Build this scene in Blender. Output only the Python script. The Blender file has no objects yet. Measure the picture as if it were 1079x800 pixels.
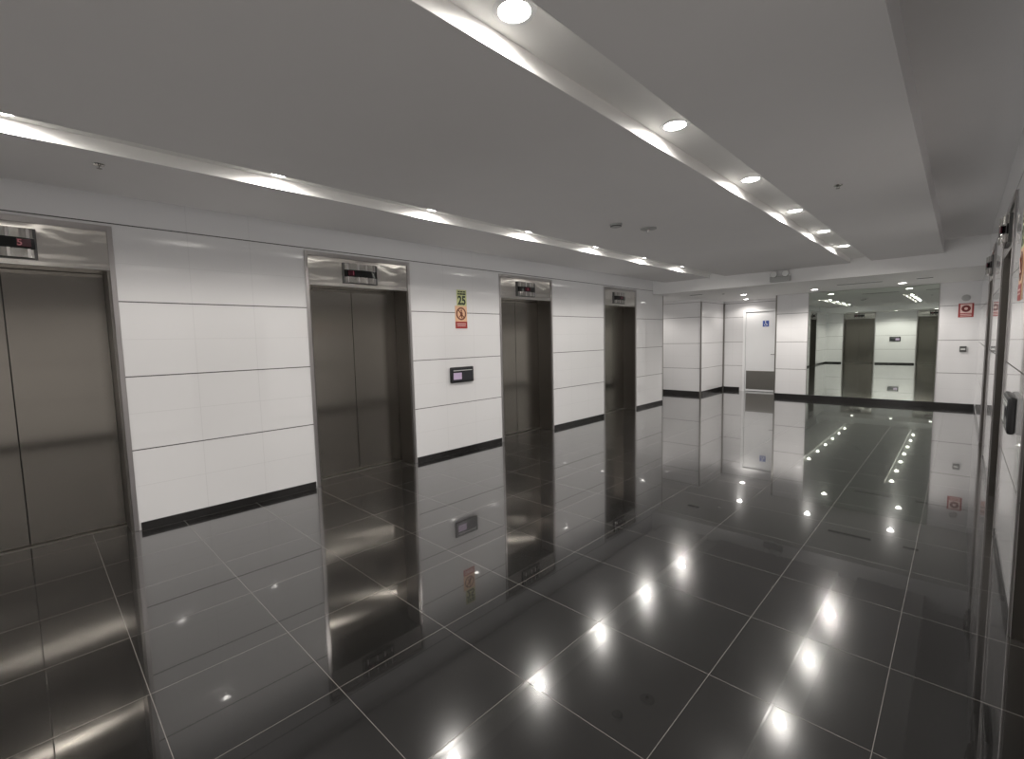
import bpy, bmesh, math, random
from mathutils import Vector, Matrix
sc = bpy.context.scene
C = sc.collection
PI = math.pi
random.seed(4)

# ------------------------------------------------------------------ helpers
def box(bm, x0, x1, y0, y1, z0, z1, bev=0, seg=2):
    t = bmesh.new()
    bmesh.ops.create_cube(t, size=1)
    for v in t.verts:
        v.co = Vector(((x0+x1)/2+v.co.x*abs(x1-x0), (y0+y1)/2+v.co.y*abs(y1-y0), (z0+z1)/2+v.co.z*abs(z1-z0)))
    if bev:
        bmesh.ops.bevel(t, geom=list(t.edges), offset=bev, segments=seg, affect='EDGES', profile=.5)
    join(bm, t)
def join(bm, t, M=None):
    me = bpy.data.meshes.new('tmp')
    t.to_mesh(me); t.free()
    if M is not None: me.transform(M)
    bm.from_mesh(me)
    bpy.data.meshes.remove(me)
def lathe(bm, prof, seg=32, M=None):
    """profile of (radius, z) turned about Z"""
    t = bmesh.new(); rings = []
    for r, z in prof:
        if r < 1e-6: rings.append([t.verts.new((0, 0, z))])
        else: rings.append([t.verts.new((r*math.cos(2*PI*i/seg), r*math.sin(2*PI*i/seg), z)) for i in range(seg)])
    for a, b in zip(rings, rings[1:]):
        for i in range(seg):
            j = (i+1) % seg
            q = [a[i % len(a)], a[j % len(a)], b[j % len(b)], b[i % len(b)]]
            u = []
            for v in q:
                if v not in u: u.append(v)
            if len(u) > 2: t.faces.new(u)
    join(bm, t, M)
def prism(bm, pts, a0, a1, axis='z'):
    """closed 2-D outline pushed along an axis"""
    t = bmesh.new()
    def P(p, a):
        return {'z': (p[0], p[1], a), 'y': (p[0], a, p[1]), 'x': (a, p[0], p[1])}[axis]
    lo = [t.verts.new(P(p, a0)) for p in pts]; hi = [t.verts.new(P(p, a1)) for p in pts]
    t.faces.new(lo); t.faces.new(hi[::-1])
    n = len(pts)
    for i in range(n): t.faces.new((lo[i], hi[i], hi[(i+1) % n], lo[(i+1) % n]))
    join(bm, t)
def ring(bm, cx, cz, r0, r1, y0, y1, seg=32, sx=1.0):
    """flat ring in the XZ plane"""
    t = bmesh.new(); L = []
    for r in (r0, r1):
        for y in (y0, y1):
            L.append([t.verts.new((cx+r*sx*math.cos(2*PI*i/seg), y, cz+r*math.sin(2*PI*i/seg))) for i in range(seg)])
    for a, b in ((0, 1), (1, 3), (3, 2), (2, 0)):
        for i in range(seg):
            j = (i+1) % seg
            t.faces.new((L[a][i], L[a][j], L[b][j], L[b][i]))
    join(bm, t)
def tube(bm, pts, r, seg=8):
    t = bmesh.new(); prev = None
    pts = [Vector(p) for p in pts]
    for k, p in enumerate(pts):
        d = (pts[min(k+1, len(pts)-1)]-pts[max(k-1, 0)]).normalized()
        a = d.orthogonal().normalized(); b = d.cross(a)
        if prev:
            a = (prev - d*prev.dot(d)).normalized(); b = d.cross(a)
        prev = a
        rg = [t.verts.new(p+r*(a*math.cos(2*PI*i/seg)+b*math.sin(2*PI*i/seg))) for i in range(seg)]
        if k:
            for i in range(seg): t.faces.new((last[i], last[(i+1) % seg], rg[(i+1) % seg], rg[i]))
        else: t.faces.new(rg[::-1])
        last = rg
    t.faces.new(last)
    join(bm, t)
def obj(name, bm, mat, parent=None, smooth=False):
    bmesh.ops.recalc_face_normals(bm, faces=bm.faces)
    me = bpy.data.meshes.new(name); bm.to_mesh(me); bm.free()
    if smooth:
        for p in me.polygons: p.use_smooth = True
        try: me.set_sharp_from_angle(angle=math.radians(35))
        except Exception: pass
    me.materials.append(mat)
    o = bpy.data.objects.new(name, me); C.objects.link(o)
    if parent: o.parent = parent
    return o
def bx(name, mat, parent, *a, **k):
    bm = bmesh.new(); box(bm, *a, **k); return obj(name, bm, mat, parent)
def tag(o, label, cat, group=None):
    o['label'] = label; o['category'] = cat
    if group: o['group'] = group
    return o
def thing(name, label, cat, loc=(0, 0, 0), rotz=0, group=None):
    o = bpy.data.objects.new(name, None); C.objects.link(o)
    o.location = loc; o.rotation_euler = (0, 0, rotz); o.empty_display_size = .1
    return tag(o, label, cat, group)
def struct(o):
    o['kind'] = 'structure'; return o
def dup(root, loc, rotz, label):
    def cp(o, par):
        c = o.copy(); C.objects.link(c); c.parent = par
        for ch in o.children: cp(ch, c)
        return c
    r = cp(root, None)
    r.location = loc; r.rotation_euler = (0, 0, rotz); r['label'] = label
    return r
def glyphs(name, text, size, mat, parent, x, z, y, bold=0.0, sx=1.0):
    cu = bpy.data.curves.new(name, 'FONT'); cu.body = text; cu.size = size
    cu.align_x = 'CENTER'; cu.align_y = 'CENTER'; cu.extrude = .0008; cu.offset = bold
    o = bpy.data.objects.new(name, cu); C.objects.link(o)
    bpy.context.view_layer.update()
    dg = bpy.context.evaluated_depsgraph_get()
    me = bpy.data.meshes.new_from_object(o.evaluated_get(dg))
    bpy.data.objects.remove(o); bpy.data.curves.remove(cu)
    me.transform(Matrix.Translation((x, y, z)) @ Matrix.Rotation(PI/2, 4, 'X') @ Matrix.Diagonal((sx, 1, 1, 1)))
    me.materials.clear(); me.materials.append(mat)
    q = bpy.data.objects.new(name, me); C.objects.link(q); q.parent = parent
    return q

# ------------------------------------------------------------------ materials
def newmat(name):
    m = bpy.data.materials.new(name); m.use_nodes = True
    nt = m.node_tree; b = nt.nodes['Principled BSDF']
    return m, nt, b
def pmat(name, col, rough=.5, metal=0, spec=.5, ior=1.5, coat=0, noise=0, nscale=8, aniso=0, bump=0, bscale=(1, 1, 1), bnoise=5):
    m, nt, b = newmat(name)
    b.inputs['Base Color'].default_value = (*col, 1)
    b.inputs['Roughness'].default_value = rough
    b.inputs['Metallic'].default_value = metal
    b.inputs['IOR'].default_value = ior
    b.inputs['Coat Weight'].default_value = coat
    tc = nt.nodes.new('ShaderNodeTexCoord')
    if noise:
        n = nt.nodes.new('ShaderNodeTexNoise'); n.inputs['Scale'].default_value = nscale; n.inputs['Detail'].default_value = 4
        nt.links.new(tc.outputs['Object'], n.inputs['Vector'])
        r = nt.nodes.new('ShaderNodeMapRange')
        r.inputs['To Min'].default_value = 1-noise; r.inputs['To Max'].default_value = 1+noise
        nt.links.new(n.outputs['Fac'], r.inputs['Value'])
        x = nt.nodes.new('ShaderNodeVectorMath'); x.operation = 'SCALE'; x.inputs[0].default_value = col
        nt.links.new(r.outputs[0], x.inputs['Scale']); nt.links.new(x.outputs[0], b.inputs['Base Color'])
    if bump:
        mp = nt.nodes.new('ShaderNodeMapping'); mp.inputs['Scale'].default_value = bscale
        nt.links.new(tc.outputs['Object'], mp.inputs['Vector'])
        n = nt.nodes.new('ShaderNodeTexNoise'); n.inputs['Scale'].default_value = bnoise; n.inputs['Detail'].default_value = 2
        nt.links.new(mp.outputs[0], n.inputs['Vector'])
        bp = nt.nodes.new('ShaderNodeBump'); bp.inputs['Strength'].default_value = 1; bp.inputs['Distance'].default_value = bump
        nt.links.new(n.outputs['Fac'], bp.inputs['Height']); nt.links.new(bp.outputs[0], b.inputs['Normal'])
    if aniso:
        b.inputs['Anisotropic'].default_value = aniso
        tg = nt.nodes.new('ShaderNodeTangent'); tg.direction_type = 'RADIAL'; tg.axis = 'Z'
        nt.links.new(tg.outputs[0], b.inputs['Tangent'])
        b.inputs['Anisotropic Rotation'].default_value = 0.0
    return m
def emit(name, col, s):
    m, nt, b = newmat(name)
    b.inputs['Base Color'].default_value = (*col, 1); b.inputs['Roughness'].default_value = .3
    b.inputs['Emission Color'].default_value = (*col, 1); b.inputs['Emission Strength'].default_value = s
    return m
def math_node(nt, op, a, b=None, c=None):
    n = nt.nodes.new('ShaderNodeMath'); n.operation = op
    for i, v in enumerate((a, b, c)):
        if v is None: continue
        if isinstance(v, (int, float)): n.inputs[i].default_value = v
        else: nt.links.new(v, n.inputs[i])
    return n.outputs[0]
def lines(nt, coord, positions, hw):
    """1 on thin joints at the given coordinates"""
    out = None
    for p in positions:
        d = math_node(nt, 'ABSOLUTE', math_node(nt, 'SUBTRACT', coord, float(p)))
        l = math_node(nt, 'LESS_THAN', d, hw)
        out = l if out is None else math_node(nt, 'MAXIMUM', out, l)
    return out
def panel_mat(name, zs, axis, faint):
    """white back-painted glass panels: dark horizontal joints, barely visible tile joints"""
    m, nt, b = newmat(name)
    g = nt.nodes.new('ShaderNodeNewGeometry'); s = nt.nodes.new('ShaderNodeSeparateXYZ')
    nt.links.new(g.outputs['Position'], s.inputs[0])
    dark = lines(nt, s.outputs['Z'], zs, .0045)
    mids = [(a+c)/2 for a, c in zip([.07]+list(zs), list(zs))]
    soft = math_node(nt, 'MAXIMUM', lines(nt, s.outputs['Z'], mids, .003), lines(nt, s.outputs[axis], faint, .003))
    n = nt.nodes.new('ShaderNodeTexNoise'); n.inputs['Scale'].default_value = .7
    nt.links.new(g.outputs['Position'], n.inputs['Vector'])
    base = nt.nodes.new('ShaderNodeMix'); base.data_type = 'RGBA'
    base.inputs['A'].default_value = (.67, .66, .66, 1); base.inputs['B'].default_value = (.73, .72, .72, 1)
    nt.links.new(n.outputs['Fac'], base.inputs['Factor'])
    m1 = nt.nodes.new('ShaderNodeMix'); m1.data_type = 'RGBA'; m1.inputs['B'].default_value = (.645, .635, .635, 1)
    nt.links.new(soft, m1.inputs['Factor']); nt.links.new(base.outputs['Result'], m1.inputs['A'])
    m2 = nt.nodes.new('ShaderNodeMix'); m2.data_type = 'RGBA'; m2.inputs['B'].default_value = (.06, .055, .05, 1)
    nt.links.new(dark, m2.inputs['Factor']); nt.links.new(m1.outputs['Result'], m2.inputs['A'])
    nt.links.new(m2.outputs['Result'], b.inputs['Base Color'])
    rr = nt.nodes.new('ShaderNodeMapRange'); rr.inputs['To Min'].default_value = .03; rr.inputs['To Max'].default_value = .6
    nt.links.new(dark, rr.inputs['Value']); nt.links.new(rr.outputs[0], b.inputs['Roughness'])
    b.inputs['IOR'].default_value = 1.6
    # the tiles are not perfectly flat
    tn = nt.nodes.new('ShaderNodeTexNoise'); tn.inputs['Scale'].default_value = 1.3
    nt.links.new(g.outputs['Position'], tn.inputs['Vector'])
    bp = nt.nodes.new('ShaderNodeBump'); bp.inputs['Distance'].default_value = .002; bp.inputs['Strength'].default_value = .5
    nt.links.new(tn.outputs['Fac'], bp.inputs['Height']); nt.links.new(bp.outputs[0], b.inputs['Normal'])
    return m
def floor_mat():
    m, nt, b = newmat('polished_granite')
    g = nt.nodes.new('ShaderNodeNewGeometry'); s = nt.nodes.new('ShaderNodeSeparateXYZ')
    nt.links.new(g.outputs['Position'], s.inputs[0])
    def cell(c, off):
        u = math_node(nt, 'DIVIDE', math_node(nt, 'SUBTRACT', c, off), .6)
        f = math_node(nt, 'FRACT', u)
        d = math_node(nt, 'MINIMUM', f, math_node(nt, 'SUBTRACT', 1.0, f))
        return math_node(nt, 'LESS_THAN', d, .0024), math_node(nt, 'FLOOR', u)
    lx, ix = cell(s.outputs['X'], -1.973); ly, iy = cell(s.outputs['Y'], .868)
    ln = math_node(nt, 'MAXIMUM', lx, ly)
    cb = nt.nodes.new('ShaderNodeCombineXYZ'); nt.links.new(ix, cb.inputs[0]); nt.links.new(iy, cb.inputs[1])
    wn = nt.nodes.new('ShaderNodeTexWhiteNoise'); wn.noise_dimensions = '2D'; nt.links.new(cb.outputs[0], wn.inputs['Vector'])
    # speckled dark stone
    n1 = nt.nodes.new('ShaderNodeTexNoise'); n1.inputs['Scale'].default_value = 240; n1.inputs['Detail'].default_value = 3
    n2 = nt.nodes.new('ShaderNodeTexNoise'); n2.inputs['Scale'].default_value = 2.2; n2.inputs['Detail'].default_value = 5
    for n in (n1, n2): nt.links.new(g.outputs['Position'], n.inputs['Vector'])
    rp = nt.nodes.new('ShaderNodeValToRGB')
    rp.color_ramp.elements[0].position = .35; rp.color_ramp.elements[0].color = (.006, .0058, .0056, 1)
    rp.color_ramp.elements[1].position = .72; rp.color_ramp.elements[1].color = (.020, .0193, .0186, 1)
    nt.links.new(n1.outputs['Fac'], rp.inputs['Fac'])
    k = math_node(nt, 'ADD', math_node(nt, 'MULTIPLY', n2.outputs['Fac'], .7), math_node(nt, 'MULTIPLY', wn.outputs['Value'], .3))
    k = math_node(nt, 'ADD', k, .5)
    sc_ = nt.nodes.new('ShaderNodeVectorMath'); sc_.operation = 'SCALE'
    nt.links.new(rp.outputs['Color'], sc_.inputs[0]); nt.links.new(k, sc_.inputs['Scale'])
    mx = nt.nodes.new('ShaderNodeMix'); mx.data_type = 'RGBA'; mx.inputs['B'].default_value = (.17, .16, .145, 1)
    nt.links.new(ln, mx.inputs['Factor']); nt.links.new(sc_.outputs[0], mx.inputs['A'])
    nt.links.new(mx.outputs['Result'], b.inputs['Base Color'])
    r = math_node(nt, 'ADD', math_node(nt, 'MULTIPLY', n2.outputs['Fac'], .06), .13)
    b.inputs['Coat Weight'].default_value = 1; b.inputs['Coat Roughness'].default_value = FLOOR_ROUGH; b.inputs['Coat IOR'].default_value = 1.62
    r = math_node(nt, 'MAXIMUM', r, math_node(nt, 'MULTIPLY', ln, .5))
    nt.links.new(r, b.inputs['Roughness'])
    b.inputs['IOR'].default_value = FLOOR_IOR
    return m
FLOOR_ROUGH, FLOOR_IOR = .022, 1.4

M_floor = floor_mat()
M_ceil = pmat('ceiling_paint', (.74, .725, .72), .75, noise=.02, nscale=3)
M_ceilw = pmat('white_soffit_paint', (.74, .73, .72), .6, noise=.02, nscale=3)
ZL = (.695, 1.32, 1.945, 2.57); ZF = (.70, 1.355, 2.035)
gaps = [(.56, 2.08), (3.396, 4.945), (6.22, 7.78), (9.05, 10.25)]
faintL = [a+(b_-a)*k/3 for a, b_ in gaps for k in (1, 2)]
M_panL = panel_mat('white_glass_panel', ZL, 'Y', faintL)
M_panF = panel_mat('white_glass_panel_far', ZF, 'X', (-6.3, -5.5, -4.85, -2.95, .6))
M_panS = panel_mat('white_glass_panel_side', ZF+(2.42,), 'Y', (12.9,))
M_panA = panel_mat('white_glass_panel_alcove', ZF+(2.42,), 'X', (-6.3, -5.6, -4.6))
M_trough = pmat('white_trough_paint', (.88, .87, .85), .5, noise=.01, nscale=3)
M_granite = pmat('black_granite_skirting', (.017, .016, .016), .12, noise=.3, nscale=60)
M_door = pmat('brushed_dark_steel', (.28, .262, .235), .17, 1, aniso=1.0, noise=.05, nscale=2)
M_jamb = pmat('brushed_dark_steel_jamb', (.24, .225, .21), .28, 1, aniso=.6, noise=.05, nscale=2)
M_frame = pmat('satin_pale_steel', (.50, .48, .48), .34, 1, noise=.04, nscale=6)
M_head = pmat('polished_steel_header', (.66, .64, .61), .16, 1, bump=.006, bscale=(.8, 1, 2.2), bnoise=2.2, aniso=.9)
M_flute = pmat('fluted_steel', (.42, .41, .39), .2, 1, noise=.03, nscale=5)
M_steel = pmat('polished_steel', (.60, .59, .57), .12, 1, noise=.03, nscale=5)
M_chrome = pmat('dull_steel', (.30, .29, .27), .35, 1, noise=.05, nscale=5)
M_black = pmat('black_glass', (.006, .006, .007), .08, noise=.1, nscale=9)
M_blackp = pmat('black_plastic', (.012, .012, .013), .35, noise=.1, nscale=9)
M_screen = pmat('dark_screen', (.035, .036, .04), .15, noise=.15, nscale=12)
M_lilac = emit('lit_lilac_screen', (.42, .33, .46), .2)
M_red = emit('red_led', (.30, .04, .07), .12)
M_led = emit('pale_led', (.8, .75, .75), .3)
M_white = pmat('white_paint', (.80, .80, .80), .35, noise=.02, nscale=4)
M_whitep = pmat('white_plastic', (.72, .72, .70), .4, noise=.03, nscale=9)
M_greyp = pmat('grey_plastic', (.42, .42, .41), .45, noise=.05, nscale=9)
M_dgreyp = pmat('dark_grey_plastic', (.09, .09, .088), .45, noise=.05, nscale=9)
M_blue = pmat('blue_sticker', (.05, .10, .36), .4, noise=.05, nscale=9)
M_signred = pmat('sign_red', (.30, .03, .03), .4, noise=.05, nscale=12)
M_darkred = pmat('sign_dark_red', (.15, .02, .02), .4, noise=.05, nscale=12)
M_pink = pmat('sign_pale', (.70, .52, .48), .4, noise=.05, nscale=12)
M_yel = pmat('sign_yellow_green', (.50, .52, .26), .4, noise=.05, nscale=12)
M_tan = pmat('sign_orange_tan', (.68, .42, .26), .4, noise=.05, nscale=12)
M_dgreen = pmat('sign_dark_green', (.02, .035, .015), .4, noise=.05, nscale=12)
M_brown = pmat('sign_brown', (.16, .05, .03), .4, noise=.05, nscale=12)
M_mirror = pmat('silvered_glass', (.73, .79, .73), .005, 1, noise=.005, nscale=1)
M_lamp = emit('lamp_glass', (1, .97, .92), 45)
M_lamp2 = emit('lobby_lamp_glass', (1, .96, .92), 22)
M_slot = pmat('dark_slot', (.04, .04, .04), .6, noise=.1, nscale=9)

# ------------------------------------------------------------------ room
XL, XR = -5.008, .245
YF, YB = 12.75, -3.0
ZC, ZT, ZLOW, ZTOP = 2.73, 2.808, 2.49, 2.93
YBK, YBB = 9.8, -1.45          # bulkheads, far and near
TE, TB = 8.72, -.45            # ends of the light troughs
OPEN = [(-.716, .523), (2.12, 3.356), (4.985, 6.18), (7.82, 9.01)]
BOPEN = [(-4.27, -3.03), (-1.48, -.24)]

bm = bmesh.new(); box(bm, -7.6, .9, -3.6, 14.4, -.12, 0)
struct(obj('floor', bm, M_floor))

# ceiling with two light troughs and a raised margin along both walls
bm = bmesh.new()
SL = (-3.76, -3.455); SR = (-1.415, -1.122); XS = (-4.72, -.246)
for x0, x1 in ((XS[0], SL[0]), (SL[1], SR[0]), (SR[1], XS[1])):
    box(bm, x0, x1, YBB, YBK, ZC, ZTOP)
box(bm, -7.6, .9, -3.6, 14.4, ZTOP, ZTOP+.1)
struct(obj('ceiling', bm, M_ceil))
for s in (SL, SR):
    bm = bmesh.new(); box(bm, s[0]+.0005, s[1]-.0005, YBB, YBK, ZT, ZTOP-.002)
    box(bm, s[0]+.0005, s[0]+.004, YBB, YBK, ZC, ZT); box(bm, s[1]-.004, s[1]-.0005, YBB, YBK, ZC, ZT)
    struct(obj('ceiling', bm, M_trough))
bm = bmesh.new()
box(bm, -7.6, .9, YBK, 14.4, ZLOW, ZTOP); box(bm, -7.6, .9, -3.6, YBB, ZLOW, ZTOP)
struct(obj('ceiling', bm, M_ceilw))

def side_wall(name, xf, xb, openings, y0, y1, mat):
    bm = bmesh.new(); y = y0
    for a, c in openings:
        box(bm, xf, xb, y, a, 0, ZTOP); box(bm, xf, xb, a, c, 2.517, ZTOP); y = c
    box(bm, xf, xb, y, y1, 0, ZTOP)
    return struct(obj(name, bm, mat))
side_wall('wall_left', XL, XL-.5, OPEN, -3.6, 10.28, M_panL)
side_wall('wall_right', XR, XR+.5, OPEN[1:], -3.6, 14.4, M_panL)
bm = bmesh.new(); x = XL
for a, c in BOPEN:
    box(bm, x, a, YB-.5, YB, 0, ZTOP); box(bm, a, c, YB-.5, YB, 2.517, ZTOP); x = c
box(bm, x, XR, YB-.5, YB, 0, ZTOP)
struct(obj('wall_back', bm, M_panF))
bm = bmesh.new(); box(bm, -3.28, XR, YF, 13.9, 0, ZLOW)
struct(obj('wall_front', bm, M_panF))
# alcove on the left of the mirror wall
bm = bmesh.new(); box(bm, -7.1, -4.86, 12.1, 14.2, 0, ZLOW); struct(obj('wall_alcove', bm, M_panA))
bm = bmesh.new(); box(bm, -4.862, -4.85, 12.13, 13.68, 0, ZLOW); struct(obj('wall_alcove_side', bm, M_panS))
YD = 13.68
bm = bmesh.new(); box(bm, -4.85, -4.33, YD, 14.2, 0, ZLOW); box(bm, -4.33, -3.40, YD, 14.2, 2.22, ZLOW); box(bm, -3.40, -3.28, YD, 14.2, 0, ZLOW)
box(bm, -4.33, -3.40, 13.95, 14.2, 0, 2.22)
struct(obj('wall_alcove_back', bm, M_panA))
bm = bmesh.new(); box(bm, -7.6, -7.1, 9.9, 14.2, 0, ZLOW); struct(obj('wall_end', bm, M_panS))
bm = bmesh.new(); box(bm, -7.1, XL-.5, 9.7, 10.28, 0, ZLOW); struct(obj('wall_return', bm, M_panA))

# skirtings
def skirt(name, boxes):
    bm = bmesh.new()
    for q in boxes: box(bm, *q, 0, .066 if 'front' not in name else .10)
    struct(obj(name, bm, M_granite))
skirt('baseboard_left', [(XL, XL+.008, a, b_) for a, b_ in ((-3.0, -.76), (.567, 2.076), (3.40, 4.941), (6.224, 7.776), (9.054, 10.28))])
skirt('baseboard_right', [(XR-.008, XR, a, b_) for a, b_ in ((-3.0, 2.076), (3.40, 4.941), (6.224, 7.776), (9.054, 12.75))])
skirt('baseboard_front', [(-3.28, XR-.01, YF-.012, YF)])
skirt('baseboard_back', [(a, b_, YB, YB+.012) for a, b_ in ((XL+.01, -4.32), (-2.98, -1.53), (-.19, XR-.01))])
skirt('baseboard_alcove_front', [(-7.1, -4.85, 12.088, 12.1), (-4.85, -4.838, 12.088, YD), (-4.838, -4.40, YD-.012, YD)])
# steel corner beads
def trim(n, boxes, mat=M_chrome):
    bm = bmesh.new()
    for q in boxes: box(bm, *q)
    struct(obj('trim_%d' % n, bm, mat))
trim(1, [(-4.865, -4.833, 12.085, 12.115, 0, 2.43)])
trim(2, [(-4.85, -4.815, YD-.03, YD, 0, 2.43)])
trim(3, [(-3.295, -3.265, YF-.008, YF+.03, 0, ZLOW)])
trim(4, [(XL-.02, XL+.006, 10.262, 10.29, 0, ZLOW)])
trim(5, [(-7.1, -4.86, 12.09, 12.1, 2.415, 2.425)])

# ------------------------------------------------------------------ elevators
def make_elevator():
    w = 1.238; h = w/2
    t = thing('elevator', '', 'elevator', group='elevator doorways along the lobby walls')
    bm = bmesh.new()
    for s in (-1, 1):
        a, b_ = sorted((s*(h+.030), s*(h-.004)))
        box(bm, a, b_, -.010, -.001, 0, 2.545, bev=.002)
    box(bm, -h+.0045, h-.0045, -.010, -.001, 2.500, 2.545, bev=.002)
    obj('door_frame', bm, M_frame, t)
    for s in (-1, 1):
        a, b_ = sorted((s*(h-.001), s*(h-.022)))
        bx('jamb', M_jamb, t, a, b_, .001, .30, .0, 2.19)
    bx('header_panel', M_head, t, -h+.001, h-.001, .004, .30, 2.19, 2.515, bev=.003)
    for s in (-1, 1):
        a, b_ = sorted((s*.003, s*(h-.024)))
        bx('door_panel', M_door, t, a, b_, .272, .298, .010, 2.188, bev=.002)
    bm = bmesh.new()
    for k in range(3): box(bm, -h+.023, h-.023, .236+k*.014, .244+k*.014, .0005, .006)
    box(bm, -h+.023, h-.023, .225, .30, .0003, .003)
    obj('threshold', bm, M_chrome, t)
    bx('shaft_cover', M_slot, t, -h+.001, h-.001, .301, .33, 0, 2.515)
    return t
RL, RR, RB = PI/2, -PI/2, PI
el = make_elevator()
spots = [(XL, (OPEN[0][0]+OPEN[0][1])/2, RL, 'steel elevator doorway in the left wall, nearest the viewer, cut off by the picture edge'),
 (XL, 2.738, RL, 'steel elevator doorway in the left wall, second from the viewer, left of the capacity notice'),
 (XL, 5.582, RL, 'steel elevator doorway in the left wall, right of the capacity notice and call screen'),
 (XL, 8.415, RL, 'steel elevator doorway in the left wall, farthest one beside the last white panels'),
 (XR, 2.738, RR, 'steel elevator doorway in the right wall, nearest the viewer, only its dark jamb showing'),
 (XR, 5.582, RR, 'steel elevator doorway in the right wall, just beyond the black call screen'),
 (XR, 8.415, RR, 'steel elevator doorway in the right wall, farthest one, nearest the mirror wall'),
 (-3.65, YB, RB, 'steel elevator doorway in the back wall, left one of the two reflected in the mirror'),
 (-.86, YB, RB, 'steel elevator doorway in the back wall, right one of the two reflected in the mirror')]
for i, (x, y, r, lab) in enumerate(spots):
    if i == 0: el.location = (x, y, 0); el.rotation_euler = (0, 0, r); el['label'] = lab; e = el
    else: e = dup(el, (x, y, 0), r, lab)
    if y > 5:   # the two far doorways are slightly narrower
        e.scale = (.965, 1, 1)

# ------------------------------------------------------------------ floor indicators above the doors
def arc_shell(bm, hw, y_edge, bulge, z0, z1, back, n=24, flute=0.0):
    pts = []
    for i in range(n+1):
        u = -1+2*i/n
        pts.append((u*hw, y_edge-bulge*(1-u*u)-flute*math.cos(u*PI*3)))
    pts += [(hw, back), (-hw, back)]
    prism(bm, pts, z0, z1, 'z')
def make_indicator(digit, dx):
    t = thing('floor_indicator', '', 'indicator', group='bulged steel floor indicators above the elevators')
    bm = bmesh.new(); arc_shell(bm, .20, -.020, .038, -.105, .105, .0, 48, .006)
    obj('housing', bm, M_flute, t, True)
    bx('backing', M_dgreyp, t, -.209, .209, -.018, -.0002, -.112, .112)
    bm = bmesh.new(); arc_shell(bm, .199, -.029, .038, -.040, .036, -.002, 30)
    d = obj('display', bm, M_black, t, True)
    for k, u in enumerate((-.80, -.22, .30, .82)):
        yy = -.020-.038*(1-u*u)-.006*math.cos(u*PI*3)
        bx('reflection_bar', M_frame, t, u*.2-.010, u*.2+.010, yy-.004, yy+.01, -.104, .104, bev=.003)  # pale bars standing in for bright reflection stripes on the curved steel
    bm = bmesh.new(); box(bm, dx-.06, dx+.06, -.0695+.9*dx*dx, -.05, -.030, .027, bev=.003)
    w = obj('digit_window', bm, pmat('deep_red_window', (.05, .004, .012), .2, noise=.1, nscale=9), d)
    glyphs('digit', digit, .06, M_red, d, dx, -.002, -.0705+.9*dx*dx, .001)
    return t
# the digits differ only faintly; each unit is built with its own reading
inds = [(XL+.0, -.095, RL, '5', .12, 'steel floor indicator with black band above the elevator nearest the viewer on the left'),
 (XL+.0, 2.72, RL, '1', -.11, 'steel floor indicator with black band above the second left elevator, left of the capacity notice'),
 (XL+.0, 5.55, RL, '3', -.02, 'steel floor indicator with red digit above the elevator right of the capacity notice'),
 (XL+.0, 8.35, RL, '1', 0, 'small-looking steel floor indicator above the farthest elevator in the left wall'),
 (XR-.0, 5.58, RR, '1', .1, 'steel floor indicator standing out above the nearer right elevator beyond the call screen'),
 (XR-.0, 8.41, RR, '1', .1, 'steel floor indicator standing out above the farthest right elevator near the mirror wall'),
 (-3.65, YB, RB, '1', .1, 'steel floor indicator above the left back-wall elevator seen in the mirror'),
 (-.86, YB, RB, '1', .1, 'steel floor indicator above the right back-wall elevator seen in the mirror')]
for x, y, r, dg, dx, lab in inds:
    t = make_indicator(dg, dx)
    off = Vector((0, .0035, 0)); off.rotate(Matrix.Rotation(r, 3, 'Z'))
    t.location = (x+off.x, y+off.y, 2.345); t.rotation_euler = (0, 0, r); t['label'] = lab

# ------------------------------------------------------------------ call screens
def make_screen():
    t = thing('call_screen', '', 'screen', group='black call screens on the lobby walls')
    bm = bmesh.new()
    box(bm, -.205, .205, -.034, -.0008, -.108, .108, bev=.012, seg=3)
    obj('housing', bm, M_blackp, t, True)
    bx('panel', M_screen, t, -.185, .185, -.0365, -.0335, -.085, .088)
    s = bx('screen', M_lilac, t, -.165, -.02, -.038, -.0362, -.062, .03)
    bx('status_bar', M_greyp, t, -.165, .17, -.0375, -.0362, .055, .066)
    return t
s0 = make_screen(); s0.location = (XL, 4.175, 1.092); s0.rotation_euler = (0, 0, RL)
s0['label'] = 'black call screen with a lit lilac window on the left wall under the capacity notice'
sr = dup(s0, (XR, 4.08, 1.06), RR, 'black call screen seen edge-on on the right wall beside the near elevator')
dup(s0, (-2.25, YB, 1.19), RB, 'black call screen between the two elevators reflected in the mirror')

for ch in sr.children:   # the one on the right is switched off
    if ch.name.startswith('screen'):
        ch.data = ch.data.copy(); ch.data.materials[0] = M_greyp
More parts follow.
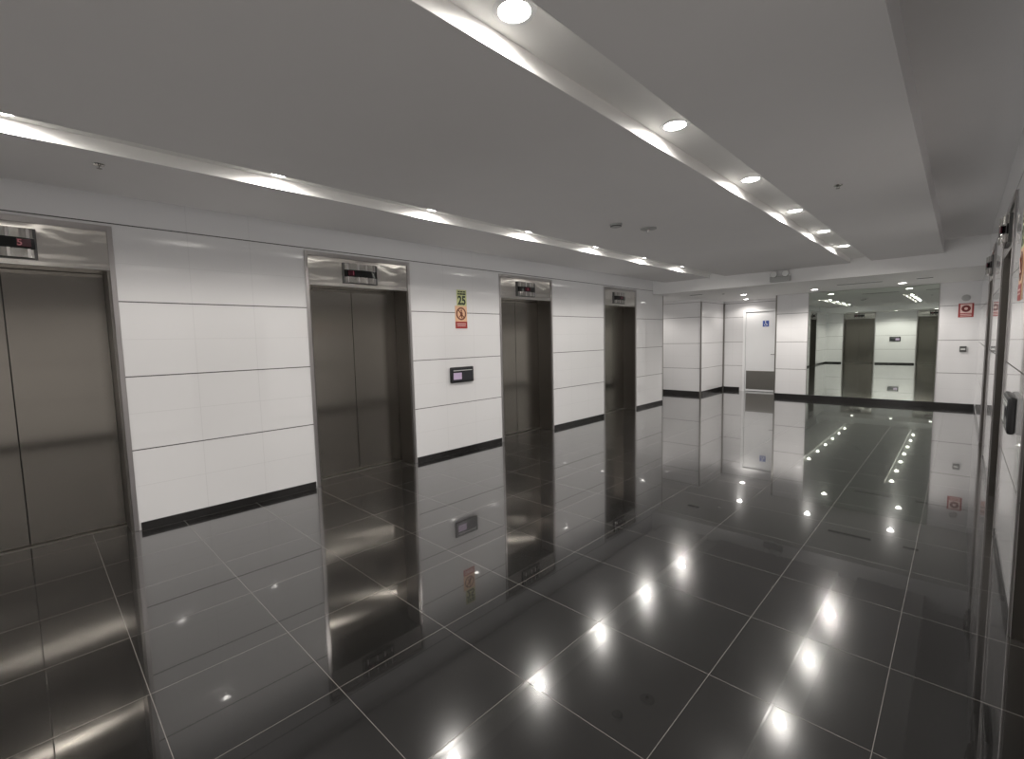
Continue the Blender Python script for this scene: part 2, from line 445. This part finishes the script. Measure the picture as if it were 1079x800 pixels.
# ------------------------------------------------------------------ notices
def make_notice():
    t = thing('capacity_notice', '', 'sign', group='capacity notices')
    bx('plate', M_yel, t, -.088, .088, -.004, -.0008, -.11, .11)
    bm = bmesh.new()
    for k, (a, b_) in enumerate(((-.065, -.03), (-.022, .018), (.026, .07))): box(bm, a, b_, -.0052, -.0041, .075, .092)
    for k, (a, b_) in enumerate(((-.07, -.042), (-.035, .01), (.016, .07))): box(bm, a, b_, -.0052, -.0041, .042, .064)
    obj('caption', bm, M_dgreen, t)
    glyphs('number', '25', .165, M_dgreen, t, 0, -.040, -.0046, .006, .88)
    return t
def make_warning():
    t = thing('warning_notice', '', 'sign', group='no-use warning notices')
    bx('plate', M_tan, t, -.105, .105, -.004, -.0008, -.155, .155)
    bx('red_band', M_signred, t, -.105, .105, -.0052, -.0041, -.155, -.06)
    bm = bmesh.new(); box(bm, -.08, .08, -.0062, -.0053, -.098, -.088); box(bm, -.075, .075, -.0062, -.0053, -.122, -.114)
    obj('caption', bm, M_pink, t)
    bm = bmesh.new(); ring(bm, 0, .048, .068, .088, -.0062, -.0041)
    a = PI/4*3
    tube(bm, [(.07*math.cos(a), -.0052, .048+.07*math.sin(a)), (-.07*math.cos(a), -.0052, .048-.07*math.sin(a))], .007, 6)
    obj('ban_ring', bm, M_brown, t)
    bm = bmesh.new()
    lathe(bm, [(0, -.001), (.013, -.001), (.013, .001), (0, .001)], 14, Matrix.Translation((.004, -.0046, .092)) @ Matrix.Rotation(PI/2, 4, 'X'))
    prism(bm, [(-.022, .072), (.018, .078), (.03, .04), (.014, .036), (.022, -.012), (.006, -.014), (-.004, .022), (-.024, -.004), (-.034, .006), (-.012, .04)], -.0056, -.0042, 'y')
    obj('figure', bm, M_brown, t)
    return t
n0 = make_notice(); n0.location = (XL, 4.222, 2.150); n0.rotation_euler = (0, 0, RL)
n0['label'] = 'yellow-green notice reading 25 on the left wall above the red-banded warning'
dup(n0, (XR, 4.17, 2.150), RR, 'yellow-green capacity notice seen edge-on on the right wall')
w0 = make_warning(); w0.location = (XL, 4.205, 1.885); w0.rotation_euler = (0, 0, RL)
w0['label'] = 'tan and red warning notice with crossed ring on the left wall under number 25'
dup(w0, (XR, 4.17, 1.885), RR, 'tan and red warning notice seen edge-on high on the right wall')

# fire sign, siren and switch on the mirror wall
t = thing('fire_sign', 'square red fire equipment sign with ring on the wall right of the mirror', 'sign', (.045, YF, 1.935))
bx('plate', M_signred, t, -.108, .108, -.006, -.0008, -.135, .135)
bx('pale_field', M_pink, t, -.082, .082, -.0075, -.0061, -.055, .118)
bm = bmesh.new(); ring(bm, 0, .032, .026, .066, -.009, -.0076); obj('ring', bm, M_darkred, t)
bm = bmesh.new(); box(bm, -.08, .08, -.0075, -.0061, -.085, -.072); box(bm, -.08, .08, -.0075, -.0061, -.115, -.102)
obj('caption', bm, M_pink, t)
bm = bmesh.new()
lathe(bm, [(0, .0008), (.062, .0008), (.062, .02), (.05, .034), (.03, .038), (0, .04)], 28, Matrix.Translation((.037, YF, 2.175)) @ Matrix.Rotation(PI/2, 4, 'X'))
t = thing('siren', 'small round grey siren on the wall above the red fire sign', 'alarm', (.037, YF, 2.175))
bm.transform(Matrix.Translation((-.037, -YF, -2.175))); obj('shell', bm, M_greyp, t, True)
bm = bmesh.new(); lathe(bm, [(0, .0405), (.022, .0405), (.022, .044), (0, .044)], 20, Matrix.Rotation(PI/2, 4, 'X')); obj('grille', bm, M_greyp, t)
t = thing('wall_switch', 'small dark call point on the wall below the red fire sign', 'switch', (.035, YF, 1.178))
bx('housing', M_dgreyp, t, -.05, .05, -.03, -.0008, -.058, .058, bev=.006)
bx('button_bar', M_whitep, t, -.034, .034, -.034, -.0302, -.012, .010, bev=.001)

# wall mirror
t = thing('wall_mirror', 'tall frameless mirror filling the end wall above the black skirting', 'mirror', (-1.48, YF, .102))
bx('glass', M_mirror, t, -1.12, 1.13, -.008, -.001, 0, 2.386)
bm = bmesh.new(); box(bm, -1.128, -1.121, -.012, -.001, 0, 2.386)
obj('edge_strip', bm, M_frame, t)
bx('edge_strip', M_frame, t, 1.131, 1.138, -.012, -.001, 0, 2.386)

# accessible toilet door
t = bpy.data.objects.new('door_1', None); C.objects.link(t); t.location = (-3.865, YD, 0); struct(t)
bm = bmesh.new()
box(bm, -.462, -.40, -.012, .20, 0, 2.215); box(bm, .40, .462, -.012, .20, 0, 2.215); box(bm, -.40, .40, -.012, .20, 2.165, 2.215)
obj('door_frame', bm, M_white, t)
lf = bx('door_leaf', M_white, t, -.396, .396, .03, .07, .008, 2.16, bev=.002)
k = bx('kick_plate', M_chrome, t, -.375, .36, .024, .0295, .06, .565); k['label'] = 'brushed steel kick plate'
bm = bmesh.new(); tube(bm, [(.34, .03, 1.02), (.34, -.02, 1.02), (.24, -.02, 1.02)], .009, 10); obj('door_handle', bm, M_steel, t, True)
sg = bx('accessible_sign', M_blue, t, .02, .17, .026, .0292, 1.755, 1.915); sg['label'] = 'blue wheelchair symbol plate'
bm = bmesh.new()
ring(bm, .09, 1.806, .024, .034, .023, .0255, 24)
lathe(bm, [(0, 0), (.015, 0), (.015, .002), (0, .002)], 14, Matrix.Translation((.085, .0255, 1.893)) @ Matrix.Rotation(PI/2, 4, 'X'))
tube(bm, [(.085, .0245, 1.878), (.09, .0245, 1.838), (.118, .0245, 1.834), (.134, .0245, 1.79)], .0065, 6)
obj('wheelchair_symbol', bm, M_white, sg)

# ------------------------------------------------------------------ lamps
WT, WL = 45, 80
def make_light(lens):
    t = thing('ceiling_light', '', 'light')
    bm = bmesh.new()
    lathe(bm, [(.062, -.002), (.064, -.0045), (.082, -.004), (.086, -.001), (.062, -.001)], 36)
    obj('bezel', bm, M_white, t, True)
    bm = bmesh.new(); lathe(bm, [(0, -.005), (.030, -.0048), (.052, -.004), (.061, -.003), (.061, -.001), (0, -.001)], 36)
    obj('lens', bm, lens, t, True)
    return t
def spot(x, y, z, W, ang=179, blend=.5, col=(1, .955, .90)):
    l = bpy.data.lights.new('lamp_light', 'SPOT'); l.energy = W; l.spot_size = math.radians(ang); l.spot_blend = blend
    l.shadow_soft_size = .028; l.color = col
    o = bpy.data.objects.new('lamp_light', l); C.objects.link(o); o.location = (x, y, z-.020)
ORD = ['second', 'third', 'fourth', 'fifth', 'sixth', 'seventh']
proto = make_light(M_lamp); first = True
for side, x in (('left', -3.64), ('right', -1.28)):
    for k in range(7):
        y = 1.385*k
        if k == 0: lab = 'round lamp in the %s ceiling trough, the near end one' % side
        elif k == 6: lab = 'round lamp in the %s ceiling trough, farthest one before the trough ends' % side
        else: lab = 'round lamp in the %s ceiling trough, %s from the near end' % (side, ORD[k-1])
        if first: proto.location = (x, y, ZT); o = proto; o['label'] = lab; first = False
        else: o = dup(proto, (x, y, ZT), 0, lab)
        o['group'] = 'round lamps in the ceiling troughs'
        spot(x, y, ZT, WT)
p2 = make_light(M_lamp2); first = True
for x, y, lab in ((-4.15, 13.3, 'round lamp in the low ceiling deep in the alcove, right at the accessible door'),
                  (-3.72, 11.75, 'round lamp in the low ceiling before the accessible door'),
                  (-2.32, 11.85, 'round lamp in the low ceiling before the left edge of the mirror'),
                  (-.87, 11.9, 'round lamp in the low ceiling before the right half of the mirror'),
                  (-3.66, -2.1, 'round lamp in the back lobby ceiling, leftmost of three seen in the mirror'),
                  (-2.2, -2.1, 'round lamp in the back lobby ceiling, middle one of three seen in the mirror'),
                  (-.83, -2.1, 'round lamp in the back lobby ceiling, rightmost of three seen in the mirror')):
    if first: p2.location = (x, y, ZLOW); o = p2; o['label'] = lab; first = False
    else: o = dup(p2, (x, y, ZLOW), 0, lab)
    o['group'] = 'round lamps in the low ceilings'
    spot(x, y, ZLOW, 22 if y > 13 else WL, 150, .5)
spot(-6.2, 11.2, ZLOW, 50, 150, .5)  # fill lamp added out of view to brighten the alcove's front wall
dup(p2, (-6.2, 11.2, ZLOW), 0, 'added unseen fill lamp in the low ceiling of the side passage on the left')['group'] = 'round lamps in the low ceilings'

# ------------------------------------------------------------------ ceiling fittings
t = thing('smoke_detector', 'flat round smoke detector on the ceiling between the two troughs', 'detector', (-2.63, 4.33, ZC))
bm = bmesh.new(); lathe(bm, [(0, -.001), (.062, -.001), (.062, -.014), (.05, -.022), (.045, -.034), (.02, -.04), (0, -.04)], 28); obj('shell', bm, M_greyp, t, True)
bm = bmesh.new(); ring(bm, 0, 0, .046, .056, -.028, -.020); bm.transform(Matrix.Rotation(PI/2, 4, 'X')); obj('base_ring', bm, M_dgreyp, t)
t = thing('ceiling_speaker', 'flat round ceiling fitting with a small bright centre beside the smoke detector', 'fitting', (-2.50, 4.78, ZC))
bm = bmesh.new(); lathe(bm, [(0, -.001), (.085, -.001), (.085, -.008), (.06, -.012), (.03, -.016), (0, -.016)], 28); obj('plate', bm, M_greyp, t, True)
bm = bmesh.new(); lathe(bm, [(0, -.017), (.022, -.017), (.018, -.034), (0, -.036)], 20); obj('nozzle', bm, M_steel, t, True)
def sprinkler(x, y, z, lab, first=[None]):
    if first[0] is None:
        t = thing('sprinkler', lab, 'sprinkler', (x, y, z), group='ceiling sprinklers')
        bm = bmesh.new(); lathe(bm, [(0, -.001), (.032, -.001), (.028, -.006), (0, -.006)], 20); obj('collar', bm, M_steel, t, True)
        bm = bmesh.new(); lathe(bm, [(0, -.0065), (.007, -.0065), (.007, -.012), (0, -.012)], 12)
        for s in (-1, 1): tube(bm, [(s*.006, 0, -.011), (s*.010, 0, -.018), (s*.003, 0, -.025)], .0015, 6)
        obj('nozzle', bm, M_chrome, t, True)
        bm = bmesh.new(); lathe(bm, [(0, -.0255), (.015, -.0255), (.015, -.027), (0, -.027)], 16); obj('deflector', bm, M_chrome, t, True)
        first[0] = t
    else: dup(first[0], (x, y, z), 0, lab)
sprinkler(-4.0, .41, ZC, 'small sprinkler on the ceiling left of the left trough, above the near elevator')
sprinkler(-.76, 4.58, ZC, 'small sprinkler on the ceiling right of the right trough')
sprinkler(-3.93, 11.03, ZLOW, 'small sprinkler in the low ceiling before the accessible door')
# linear air slots
for x0, x1, y, lab in ((-1.80, -1.10, 11.12, 'long black air slot in the low ceiling before the mirror'),
                       (-.62, -.40, 11.12, 'short black air slot in the low ceiling near the right wall'),
                       (-4.55, -4.28, 10.70, 'short dark air slot in the low ceiling near the left passage')):
    t = thing('air_slot', lab, 'vent', ((x0+x1)/2, y, ZLOW), group='linear air slots')
    h = (x1-x0)/2
    bx('slot', M_slot, t, -h, h, -.045, .045, -.008, -.001)
    bm = bmesh.new()
    for s in (-1, 1): box(bm, -h-.008, h+.008, s*.0495-.004, s*.0495+.004, -.006, -.001)
    for s in (-1, 1): box(bm, s*(h+.0045)-.004, s*(h+.0045)+.004, -.045, .045, -.006, -.001)
    obj('slot_frame', bm, M_ceilw, t)
# twin emergency light on the bulkhead face
t = thing('emergency_light', 'grey twin-headed emergency light high on the bulkhead between the troughs', 'light', (-2.465, YBK, 2.52))
bx('housing', M_greyp, t, -.17, .17, -.06, -.001, .0, .10, bev=.008)
for s in (-1, 1):
    bm = bmesh.new()
    Mx = Matrix.Translation((s*.095, -.06, .135)) @ Matrix.Rotation(PI/2*.95, 4, 'X')
    lathe(bm, [(0, -.03), (.035, -.03), (.055, .0), (.06, .03), (.056, .036)], 24, Mx)
    hd = obj('lamp_head', bm, M_greyp, t, True)
    bm = bmesh.new(); lathe(bm, [(0, .032), (.055, .034), (.0549, .03), (0, .028)], 24, Mx); obj('lamp_lens', bm, M_whitep, hd, True)

# ------------------------------------------------------------------ camera
F = 490.65; yaw, pitch, roll = .7672, -.0856, -.0222
f = Vector((-math.sin(yaw)*math.cos(pitch), math.cos(yaw)*math.cos(pitch), math.sin(pitch)))
r = Vector((math.cos(yaw), math.sin(yaw), 0)); u = r.cross(f)
r2 = r*math.cos(roll)+u*math.sin(roll); u2 = -r*math.sin(roll)+u*math.cos(roll)
cam = bpy.data.cameras.new('camera'); cam.sensor_fit = 'HORIZONTAL'; cam.sensor_width = 36; cam.lens = F*36/1079; cam.clip_start = .02
co = bpy.data.objects.new('camera', cam); C.objects.link(co)
Mx = Matrix((r2, u2, -f)).transposed().to_4x4(); Mx.translation = (0, 0, .6/.3842)
co.matrix_world = Mx
sc.camera = co
w = bpy.data.worlds.new('world'); sc.world = w; w.use_nodes = True
w.node_tree.nodes['Background'].inputs[0].default_value = (.026, .0262, .0275, 1)
sc.view_settings.view_transform = 'Standard'; sc.view_settings.look = 'None'
sc.view_settings.gamma = 1; sc.view_settings.use_curve_mapping = False
sc.view_settings.exposure = -0.2
sc.cycles.max_bounces = 10; sc.cycles.diffuse_bounces = 6; sc.cycles.glossy_bounces = 8
sc.cycles.use_denoising = True
sc.cycles.sample_clamp_indirect = 8
sc.cycles.use_fast_gi = True; sc.cycles.fast_gi_method = 'ADD'
w.light_settings.ao_factor = 1.0; w.light_settings.distance = 6
